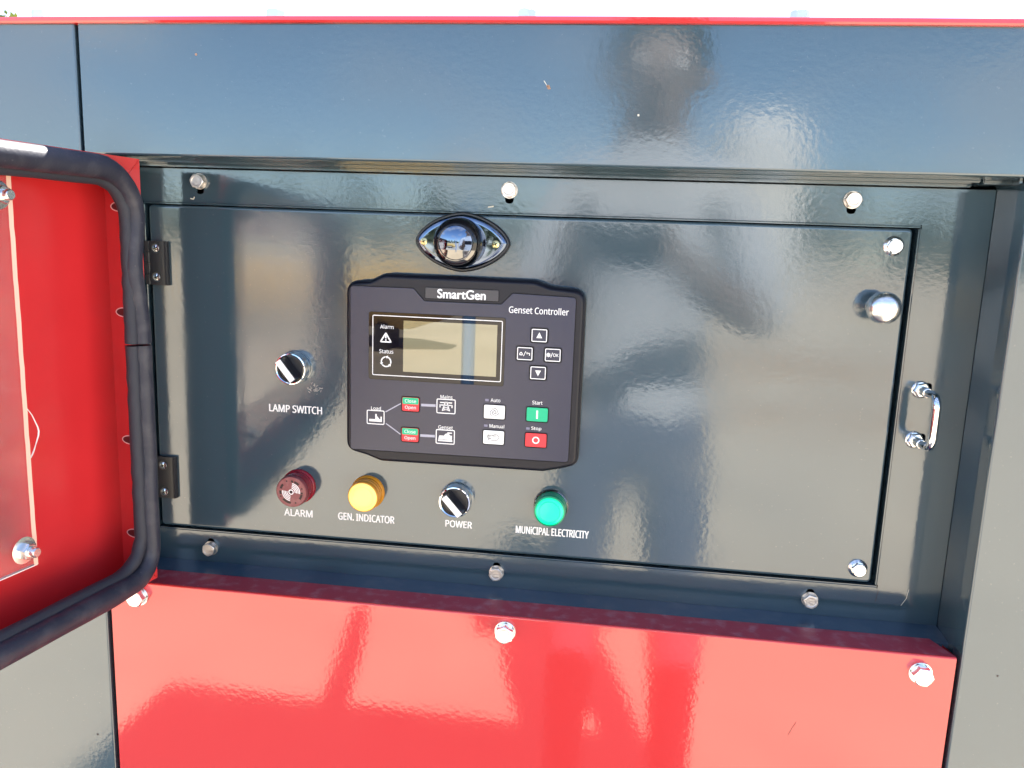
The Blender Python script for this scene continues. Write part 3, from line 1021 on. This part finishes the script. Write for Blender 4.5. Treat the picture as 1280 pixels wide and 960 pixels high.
pilot((.2140, .0463), 'yellow round indicator lamp above the GEN. INDICATOR caption', M_BODY_Y, M_LENS_Y, .0126, M_BODY_Y)
pilot((.3796, .0463), 'green round indicator lamp above the MUNiCIPAL ELECTRICITY caption', M_BODY_G, M_LENS_G, .0119, mat('smoked chrome ring', (.45, .45, .42), .12, metal=1.0))

# ------------------------------------------------------------------ alarm buzzer
ac = (.1494, .0471)
ab = empty('alarm_buzzer', (ac[0], DY, ac[1]), 'dusty red round buzzer with white arc print above the ALARM caption', 'buzzer')
bm = bmesh.new()
lathe(bm, ac, [(.0158, DY), (.0158, DY - .0020), (.0152, DY - .0030), (.0146, DY - .0034), (.0146, DY - .0060), (.0143, DY - .0064), (.0143, DY - .0110), (.0146, DY - .0114), (.0146, DY - .0150)], 48, close=False)
obj('collar', bm, M_ALARM_RIM, ab, ang=30)
bm = bmesh.new()
lathe(bm, ac, [(.0143, DY - .0148), (.0142, DY - .0180), (.0136, DY - .0190), (.0126, DY - .0192), (0, DY - .0192)], 48)
obj('face', bm, M_ALARM, ab, ang=35)
ay = DY - .0192
bm = bmesh.new()
for a0, a1 in ((-8, 82), (172, 262)):
    for k in range(4):
        r = .0034 + k * .0014
        arc_band(bm, ac, r, r + .00078, a0, a1, ay - .00006, seg=14)
add_ring(bm, disc(ac, .0024, 20), .0008, ay - .00006)
flat('arc_print', bm, M_WHITE, ab)
bm = bmesh.new()
for a0, a1 in ((45, 72), (138, 164), (175, 195), (222, 268), (322, 350), (-8, 2), (78, 90)):
    arc_band(bm, ac, .0089, .0109, a0, a1, ay - .00005)
for a in (20, 112, 205, 293):
    add_poly(bm, disc((ac[0] + .0106 * math.cos(R(a)), ac[1] + .0106 * math.sin(R(a))), .0008, 10), ay - .00005)
add_poly(bm, disc(ac, .0013, 14), ay - .00008)
flat('sound_slot', bm, M_SLOT, ab)

# ------------------------------------------------------------------ the open red outer door
DA = Vector((.0441, -.0650)); DV = Vector((-.16759549, -.98585585)); DN = Vector((.98585585, -.16759549))
def D(s, off, z):
    q = DA + DV * s + DN * off
    return Vector((q.x, q.y, z))
DS1, DZ_0, DZ_1, DT = .700, -.0245, .3267, .034
def dbox(bm, s0, s1, o0, o1, z0, z1, mi=0):
    v = [bm.verts.new(D(s, o, z)) for s in (s0, s1) for o in (o0, o1) for z in (z0, z1)]
    for f in ((0, 1, 3, 2), (4, 6, 7, 5), (0, 4, 5, 1), (2, 3, 7, 6), (0, 2, 6, 4), (1, 5, 7, 3)):
        fc = bm.faces.new([v[i] for i in f]); fc.material_index = mi
# floor with a window opening
HS0, HS1, HZ0, HZ1 = .1300, .60, .058, .268
bm = bmesh.new()
for (s0, s1, z0, z1) in ((0, HS0, DZ_0, DZ_1), (HS1, DS1, DZ_0, DZ_1), (HS0, HS1, DZ_0, HZ0), (HS0, HS1, HZ1, DZ_1)):
    dbox(bm, s0, s1, -DT, -DT + .0016, z0, z1)
odoor = obj('outer_door', bm, M_RED_IN, enc, origin=D(0, -.014, .15))
odoor['label'] = 'red outer door swung open with black rubber seal'
bm = bmesh.new()
w = .0016
dbox(bm, 0, w, -DT + .0016, 0, DZ_0, DZ_1)
dbox(bm, DS1 - w, DS1, -DT + .0016, 0, DZ_0, DZ_1)
dbox(bm, w, DS1 - w, -DT + .0016, 0, DZ_0, DZ_0 + w)
dbox(bm, w, DS1 - w, -DT + .0016, 0, DZ_1 - w, DZ_1)
obj('side_wall', bm, M_RED_IN, odoor)
# mitred front lip, four pieces with a hairline joint at the corners
lw = .0165; g = .00025
for quad in ([(0, DZ_0 + g), (0, DZ_1 - g), (lw, DZ_1 - lw - g), (lw, DZ_0 + lw + g)],
             [(g, DZ_1), (DS1 - g, DZ_1), (DS1 - lw - g, DZ_1 - lw), (lw + g, DZ_1 - lw)],
             [(g, DZ_0), (DS1 - g, DZ_0), (DS1 - lw - g, DZ_0 + lw), (lw + g, DZ_0 + lw)],
             [(DS1, DZ_0 + g), (DS1, DZ_1 - g), (DS1 - lw, DZ_1 - lw - g), (DS1 - lw, DZ_0 + lw + g)]):
    bm = bmesh.new()
    a = [bm.verts.new(D(s, .0, z)) for s, z in quad]; b = [bm.verts.new(D(s, .0014, z)) for s, z in quad]
    for i in range(4):
        bm.faces.new((a[i], a[(i + 1) % 4], b[(i + 1) % 4], b[i]))
    bm.faces.new(a); bm.faces.new(b)
    obj('door_lip', bm, M_RED, odoor)
# seal: clip strip and hollow bulb following a rounded rectangle
def seal_path(ins, rr, n=10, rb=None):
    s0, s1, z0, z1 = ins, DS1 - ins, DZ_0 + ins, DZ_1 - ins
    pts = []
    rb = rb or rr
    zgap = .181
    def seg(a, b, m):
        for k in range(m):
            t = k / m
            pts.append((a[0] + (b[0] - a[0]) * t, a[1] + (b[1] - a[1]) * t))
    def arc(c, a0, a1):
        for k in range(n):
            t = R(a0 + (a1 - a0) * k / n)
            pts.append((c[0] + rr * math.cos(t), c[1] + rr * math.sin(t)))
    seg((s0, zgap + .0009), (s0, z1 - rr), 14)
    arc((s0 + rr, z1 - rr), 180, 90)
    seg((s0 + rr, z1), (s1 - rr, z1), 24)
    arc((s1 - rr, z1 - rr), 90, 0)
    seg((s1, z1 - rr), (s1, z0 + rr), 12)
    arc((s1 - rr, z0 + rr), 0, -90)
    seg((s1 - rr, z0), (s0 + rb, z0), 24)
    rr = rb
    arc((s0 + rr, z0 + rr), 270, 180)
    seg((s0, z0 + rr), (s0, zgap - .0009), 18)
    pts.append((s0, zgap - .0009))
    return pts
bm = bmesh.new()
p = seal_path(.0178, .030)
tube(bm, [D(s, .0026 + .0004 * math.sin(z * 400), z) for s, z in p], [.0054 + .0002 * math.sin(i * 2.1) for i in range(len(p))], 14)
obj('seal_clip', bm, M_FOAM, odoor, ang=60)
bm = bmesh.new()
p = seal_path(.0108, .040, 10, .024)
path = []; rads = []
for i, (s, z) in enumerate(p):
    wob = 0.0
    if s < .02:
        wob = .0046 * math.exp(-((z - .243) / .030) ** 2) - .0012 * math.exp(-((z - .075) / .03) ** 2) + .0010 * math.exp(-((z - .06) / .02) ** 2)
    fat = max(0.0, min(1.0, (s - .010) / .035))
    path.append(D(s + wob, .0062 + .0022 * fat - abs(wob) * .3, z - (.0012 * fat if z < .1 else -.0006 * fat)))
    rads.append((.0070 + .0020 * fat) * (1 + .03 * noise.noise(Vector((s * 40, z * 40, 0)))))
tube(bm, path, rads, 18)
obj('seal_bulb', bm, M_RUBBER, odoor, ang=60)
# flat skirt of the seal lying on the lip
bm = bmesh.new()
pa, pb = seal_path(.0165, .030), seal_path(.0028, .046, 10, .022)
va = [bm.verts.new(D(s, .0036, z)) for s, z in pa]; vb = [bm.verts.new(D(s, .0026, z)) for s, z in pb]
vc = [bm.verts.new(D(s, .0016, z)) for s, z in pb]
for A_, B_ in ((va, vb), (vb, vc)):
    for i in range(len(A_) - 1):
        bm.faces.new((A_[i], A_[i + 1], B_[i + 1], B_[i]))
obj('seal_skirt', bm, M_RUBBER, odoor, ang=60)
# oval drain slots in the hinge side wall
for z in (.2895, .2045, .0965, .0135):
    bm = bmesh.new()
    def O(a, r1, r2, s): return D(s, -.0185 + r1 * math.cos(a), z + r2 * math.sin(a))
    n = 24
    for (r1a, r2a, r1b, r2b, s, mi) in ((.0078, .0032, .0088, .0041, w + .00012, 0),):
        A_ = [bm.verts.new(O(2 * PI * k / n, r1a, r2a, s)) for k in range(n)]; B_ = [bm.verts.new(O(2 * PI * k / n, r1b, r2b, s)) for k in range(n)]
        for k in range(n):
            f = bm.faces.new((A_[k], A_[(k + 1) % n], B_[(k + 1) % n], B_[k])); f.material_index = 0
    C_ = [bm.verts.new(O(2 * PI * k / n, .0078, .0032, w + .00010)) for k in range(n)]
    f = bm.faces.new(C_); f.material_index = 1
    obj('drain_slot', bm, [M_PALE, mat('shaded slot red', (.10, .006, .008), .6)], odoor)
# clear acrylic sheet over the window, held by nuts
AO = -.013
bm = bmesh.new()
AS0, AS1, AZ0, AZ1 = .1085, .62, .0285, .3055
dbox(bm, AS0, AS1, AO, AO + .004, AZ0, AZ1)
acr = obj('acrylic_sheet', bm, M_ACRYL, odoor, origin=D(.2, AO, .15))
bm = bmesh.new()
n = 40
prev = None
va = []
for k in range(n + 1):
    z = AZ0 + (AZ1 - AZ0) * k / n
    j = .0006 * noise.noise(Vector((z * 90, 0, 0)))
    va.append((D(AS0 - .0006 + j, AO - .0002, z), D(AS0 - .0006 + j, AO + .0042, z), D(AS0 + .0030 + j * .8, AO + .0042, z)))
vv = [[bm.verts.new(q) for q in row] for row in va]
for a, b in zip(vv, vv[1:]):
    for i in range(2):
        bm.faces.new((a[i], a[i + 1], b[i + 1], b[i]))
obj('sawn_edge', bm, M_CUT, odoor)
bm = bmesh.new()
dbox(bm, AS0, AS1, AO - .0001, AO + .0041, AZ0 - .0004, AZ0 + .0003)
obj('sawn_edge', bm, M_FILM, odoor)
bm = bmesh.new()
tube(bm, [D(.1072 - .0090 * math.sin(PI * k / 12) + .0004 * math.sin(k * 5), AO + .002, .145 - .038 * k / 12) for k in range(13)], [.0003 + .0003 * random.random() for _ in range(13)], 6)
obj('film_scrap', bm, M_FILM, odoor)
# nuts on studs, axis along the door normal
def nut_bm(s, z):
    bm = bmesh.new()
    def ring(r, off, n, a0=0): return [bm.verts.new(D(s + r * math.cos(2 * PI * k / n + a0), off, z + r * math.sin(2 * PI * k / n + a0))) for k in range(n)]
    def chain(specs, n, a0=0, mi=0):
        rs = [ring(r, o, n, a0) for r, o in specs]
        for a, b in zip(rs, rs[1:]):
            for k in range(n):
                bm.faces.new((a[k], a[(k + 1) % n], b[(k + 1) % n], b[k]))
        bm.faces.new(rs[-1])
    chain([(.0080, AO + .004), (.0098, AO + .0054), (.0075, AO + .0058), (.006, AO + .0060)], 28)
    chain([(.0064, AO + .0058), (.0064, AO + .0112), (.0057, AO + .0119)], 6, .3)
    chain([(.0038, AO + .012), (.0038, AO + .0150), (.0038, AO + .0156), (.0036, AO + .0166), (.0030, AO + .0172)], 18)
    return bm
for s, z in ((.1200, .2915), (.1195, .0435)):
    obj('nut', nut_bm(s, z), M_ZINC, odoor, ang=25)
for s, z in ((.58, .293), (.58, .043)):
    obj('nut', nut_bm(s, z), M_ZINC, odoor, ang=25)

# ------------------------------------------------------------------ the yard behind the camera: only its mirror image shows
bm = bmesh.new()
random.seed(3)
for k in range(46):
    x = -46 + k * 2.05 + random.uniform(-.6, .6)
    h = random.uniform(3.2, 5.6)
    if -4.5 < x < 11.5: continue
    leaf_cloud(bm, (x, -48 + random.uniform(-2, 2), GROUND + h * .5), (1.7, 1.4, h * .55), 150, .42)
tl = obj('treeline', bm, M_LEAF2)
tl['kind'] = 'stuff'

# yellow tank lying across the yard
ytank = empty('yellow_tank', (-2.9, -8.3, GROUND), 'long yellow steel tank lying on cradles across the yard', 'tank')
bm = bmesh.new()
tube(bm, [(-4.6, -8.6, GROUND + .62), (-4.5, -8.6, GROUND + .62), (-1.8, -8.1, GROUND + .62), (-1.3, -8.0, GROUND + .60)], [.30, .38, .38, .18], 24)
obj('shell', bm, M_YEL, ytank)
for x, y in ((-4.0, -8.5), (-2.1, -8.15)):
    bm = bmesh.new(); box(bm, x - .06, x + .06, y - .3, y + .3, GROUND, GROUND + .30)
    obj('cradle', bm, M_DARKM, ytank)
M_TIMB = mat('weathered timber', (.36, .27, .18), .8, vary=.3)
for lab, x0, x1, y0, y1, n in (('added low stack of brown boards for a warm reflection, nearer the enclosure', 1.25, 2.6, -5.6, -5.2, 1), ('added low stack of brown boards for a warm reflection, farther from the enclosure', 1.5, 3.4, -8.4, -7.6, 2)):
    ts = empty('added_board_stack', ((x0 + x1) / 2, (y0 + y1) / 2, GROUND), lab, 'timber', 'added timber stacks on the yard')  # boards added so the inner door mirrors warm brown bands
    for k in range(n):
        m = 4
        for j in range(m):
            ya = y0 + (y1 - y0) * j / m
            obj('board', bevel_box(x0 + random.uniform(0, .08), x1 + random.uniform(-.08, 0), ya + .005, ya + (y1 - y0) / m - .005, GROUND + .09 * k, GROUND + .085 + .09 * k, .006, 1), M_TIMB, ts)
# white low building far off, added so the panels mirror something pale
bld = empty('added_white_building', (3.0, -42, GROUND), 'added low white building with a grey roof at the far edge of the yard', 'building')
bm = bmesh.new(); box(bm, -2.2, 9.5, -46, -42, GROUND, GROUND + 2.9)
obj('wall', bm, mat('white rendered plaster', (.74, .74, .71), .8), bld)
bm = bmesh.new(); quadprism(bm, [(-2.5, -46.3), (9.8, -46.3), (9.8, -41.7), (-2.5, -41.7)], GROUND + 2.9, GROUND + 3.15)
obj('roof', bm, M_DARKM, bld)
for x in (-.6, 1.6, 3.8, 6.0, 8.2):
    bm = bmesh.new(); box(bm, x - .5, x + .5, -42.02, -41.96, GROUND + 1.0, GROUND + 2.1)
    obj('window', bm, M_SCREEN, bld)
# white domed tank, added to give the top panel a bright reflection
wtank = empty('added_white_tank', (3.3, -17.5, GROUND), 'added white domed tank at the far side of the yard for a bright reflection', 'tank')
bm = bmesh.new()
tc = (3.3, -17.5)
prof = [(0.98, 0), (0.98, 3.2), (0.93, 3.5), (0.78, 3.8), (0.5, 4.02), (0.2, 4.1), (0, 4.12)]
rings = []
for r, z in prof:
    n = 32
    rings.append([bm.verts.new((tc[0] + max(r, .01) * math.cos(2 * PI * k / n), tc[1] + max(r, .01) * math.sin(2 * PI * k / n), GROUND + z)) for k in range(n)])
for a, b in zip(rings, rings[1:]):
    for k in range(32):
        bm.faces.new((a[k], a[(k + 1) % 32], b[(k + 1) % 32], b[k]))
obj('shell', bm, M_WALLW, wtank)
# blue gantry post
bm = bmesh.new()
tube(bm, [(-.445, -4.2, GROUND), (-.445, -4.2, GROUND + 1.5)], .042, 12)
bp_ = obj('gantry_post', bm, M_BLUE, None)
bp_['label'] = 'blue round post standing in the yard before the yellow tank'; bp_['category'] = 'post'

# the photographer, seen only as a soft reflection
def skinned(name, pts, edges, root, sub=2):
    me = bpy.data.meshes.new(name)
    me.from_pydata([p[:3] for p in pts], edges, [])
    o = bpy.data.objects.new(name, me)
    col.objects.link(o)
    md = o.modifiers.new('skin', 'SKIN')
    md.use_smooth_shade = True
    if not me.skin_vertices:
        bm = bmesh.new(); bm.from_mesh(me); bm.verts.layers.skin.verify(); bm.to_mesh(me); bm.free()
    for i, p in enumerate(pts):
        sv = me.skin_vertices[0].data[i]
        sv.radius = (p[3], p[4] if len(p) > 4 else p[3])
        sv.use_root = i == root
    ss = o.modifiers.new('sub', 'SUBSURF'); ss.levels = sub; ss.render_levels = sub
    dg = bpy.context.evaluated_depsgraph_get(); dg.update()
    nm = bpy.data.meshes.new_from_object(o.evaluated_get(dg))
    o.modifiers.clear(); o.data = nm; nm.name = name
    bpy.data.meshes.remove(me)
    return o
px, py, g = CAM.x + .06, CAM.y - .36, GROUND
ph = CAM - _f * .020
P = [(px, py, g + .86, .155, .11), (px, py - .01, g + 1.02, .145, .10), (px, py - .02, g + 1.20, .165, .105), (px, py - .01, g + 1.34, .12, .08),
     (px, py, g + 1.43, .055), (px, py + .02, g + 1.50, .075, .085), (px, py + .025, g + 1.58, .085, .10), (px, py + .02, g + 1.645, .06, .07)]
E_ = [(0, 1), (1, 2), (2, 3), (3, 4), (4, 5), (5, 6), (6, 7)]
for sx in (-1, 1):
    b = len(P)
    P += [(px + sx * .17, py, g + 1.34, .062), (px + sx * .24, py + .05, g + 1.10, .048), (px + sx * .13, py + .20, g + 1.16, .038), (ph.x + sx * .085, ph.y - .035, ph.z - .01, .026), (ph.x + sx * .082, ph.y - .012, ph.z + .0, .022)]
    E_ += [(3, b), (b, b + 1), (b + 1, b + 2), (b + 2, b + 3), (b + 3, b + 4)]
    b = len(P)
    P += [(px + sx * .095, py, g + .80, .085), (px + sx * .105, py + .02, g + .46, .062), (px + sx * .115, py - .01, g + .10, .044), (px + sx * .12, py + .03, g + .045, .042), (px + sx * .13, py + .15, g + .035, .034)]
    E_ += [(0, b), (b, b + 1), (b + 1, b + 2), (b + 2, b + 3), (b + 3, b + 4)]
person = skinned('person', P, E_, 0)
person['label'] = 'person in a pale shirt and blue cap holding up a phone before the panel'
person['category'] = 'person'
me = person.data
for m in (mat('white shirt cloth', (.40, .42, .45), .85), mat('dark trouser cloth', (.10, .11, .16), .85), mat('skin', (.20, .145, .115), .6), mat('black shoe', (.02, .02, .02), .5)):
    me.materials.append(m)
for f in me.polygons:
    c = f.center
    f.use_smooth = True
    z = c.z - g
    arm = abs(c.x - px) > .03 and c.y > py + .13 and z > .9
    f.material_index = 3 if z < .085 else 1 if z < .90 else 2 if (z > 1.42 or arm) else 0
bm = bmesh.new()
for v in ((px, py, g + 1.59),):
    bmesh.ops.create_uvsphere(bm, u_segments=24, v_segments=14, radius=.105)
for v in list(bm.verts):
    if v.co.y > .045 and v.co.z < .03:
        bm.verts.remove(v); continue
    if v.co.z < -.06:
        bm.verts.remove(v); continue
bmesh.ops.scale(bm, vec=(.92, 1.08, 1.0), verts=bm.verts)
bmesh.ops.translate(bm, verts=bm.verts, vec=(px, py + .012, g + 1.59))
hair = obj('hair', bm, mat('blue cap cloth', (.16, .24, .30), .8), person)
# face: eyes, nose, mouth and ears
for sx in (-1, 1):
    for nm_, dx, dy, dz, r in (('eye', .035, .098, 1.560, .011), ('ear', .086, .01, 1.545, .022)):
        b2 = bmesh.new(); bmesh.ops.create_uvsphere(b2, u_segments=10, v_segments=8, radius=r); bmesh.ops.translate(b2, verts=b2.verts, vec=(px + sx * dx, py + .02 + dy - .012, g + dz)); obj(nm_, b2, MATS['skin'] if nm_ == 'ear' else M_WHITE, person)
bm = bmesh.new()
tube(bm, [(px, py + .110, g + 1.56), (px, py + .132, g + 1.522), (px, py + .112, g + 1.512)], [.007, .013, .008], 8)
obj('nose', bm, MATS['skin'], person)
bm = bmesh.new()
tube(bm, [(px - .024, py + .104, g + 1.482), (px, py + .112, g + 1.480), (px + .024, py + .104, g + 1.482)], [.003, .006, .003], 8)
obj('mouth', bm, MATS['skin'], person)
# fingers closed round the phone edges, a thumb behind
for sx in (-1, 1):
    for k, (dz, ln) in enumerate(((.026, 1.0), (.009, 1.1), (-.008, 1.05), (-.024, .85))):
        bm = bmesh.new()
        base = Vector((ph.x + sx * .086, ph.y - .010, ph.z + dz))
        tube(bm, [base, base + Vector((sx * .004, .018, 0)) * ln, base + Vector((-sx * .004, .024, .0)) * ln, base + Vector((-sx * .014, .0225, 0)) * ln], [.0085, .0080, .0072, .005], 8)
        obj('finger', bm, MATS['skin'], person)
    bm = bmesh.new()
    base = Vector((ph.x + sx * .088, ph.y - .018, ph.z - .012))
    tube(bm, [base, base + Vector((-sx * .022, -.014, .010)), base + Vector((-sx * .045, -.010, .016))], [.011, .010, .007], 8)
    obj('thumb', bm, MATS['skin'], person)
bm = bevel_box(ph.x - .080, ph.x + .080, ph.y - .0045, ph.y + .0045, ph.z - .038, ph.z + .038, .003, 3)
phone = obj('phone', bm, M_BLACKPL)
phone['label'] = 'black phone held up level in the hands of the person'; phone['category'] = 'phone'

# small paint blemishes the photograph shows on the sheet metal
M_CHIP = mat('bare rusty chip', (.30, .17, .10), .7)
M_DOT = mat('pale paint speck', (.62, .58, .48), .6)
M_HAIR = mat('dark fibre', (.03, .02, .02), .8)
top_panel = next(o for o in enc.children if o.name == 'top_panel')
def blemish(parent, pts, y, m, name='paint_chip'):
    bm = bmesh.new(); add_poly(bm, pts, y)
    obj(name, bm, m, parent)
def scratch(parent, pts, w, y, m, name='scratch'):
    bm = bmesh.new()
    for a, b in zip(pts, pts[1:]):
        add_line(bm, a, b, w, y)
    obj(name, bm, m, parent)
def at(x, y, plane):
    d = _f + _r * ((x - 640) / 1000.06) - _u * ((y - 480) / 1000.06)
    q = CAM + d * ((plane - CAM.y) / d.y)
    return (q.x, q.z)
F1 = FY - .00012
blemish(top_panel, [at(685, 112, F1), at(688.5, 111, F1), at(686.5, 106, F1), at(682.5, 107, F1)], F1, M_CHIP)
scratch(top_panel, [at(680, 101, F1), at(685, 109, F1)], .0005, F1, M_DOT)
blemish(top_panel, disc(at(798, 144, F1), .0008, 10), F1, M_DOT)
blemish(top_panel, disc(at(245, 68, F1), .0010, 7), F1, M_CHIP)
F2 = DY - .00010
F3 = -.0605 - .00012
scratch(red, [at(985, 919, F3), at(990, 910, F3), at(995, 903, F3)], .0004, F3, M_HAIR)
side_r = [o for o in enc.children if o.name.startswith('side_panel')][1]
blemish(side_r, disc(at(1247, 845, F1), .0008, 8), F1, M_HAIR)
side_l = [o for o in enc.children if o.name.startswith('side_panel')][0]
blemish(side_l, disc(at(122, 918, F1), .0010, 8), F1, M_HAIR)
F4 = -.00012
scratch(frame, [at(1136, 737, F4), at(1133, 748, F4), at(1126, 757, F4)], .0004, F4, M_DOT)
scratch(frame, [at(1098, 738, F4), at(1094, 752, F4)], .0005, F4, M_HAIR)
scratch(frame, [at(238, 248, F4), at(242, 249, F4), at(243, 246, F4)], .0009, F4, M_DOT)
scratch(frame, [at(610, 259, F4), at(617, 258, F4)], .0009, F4, M_DOT)
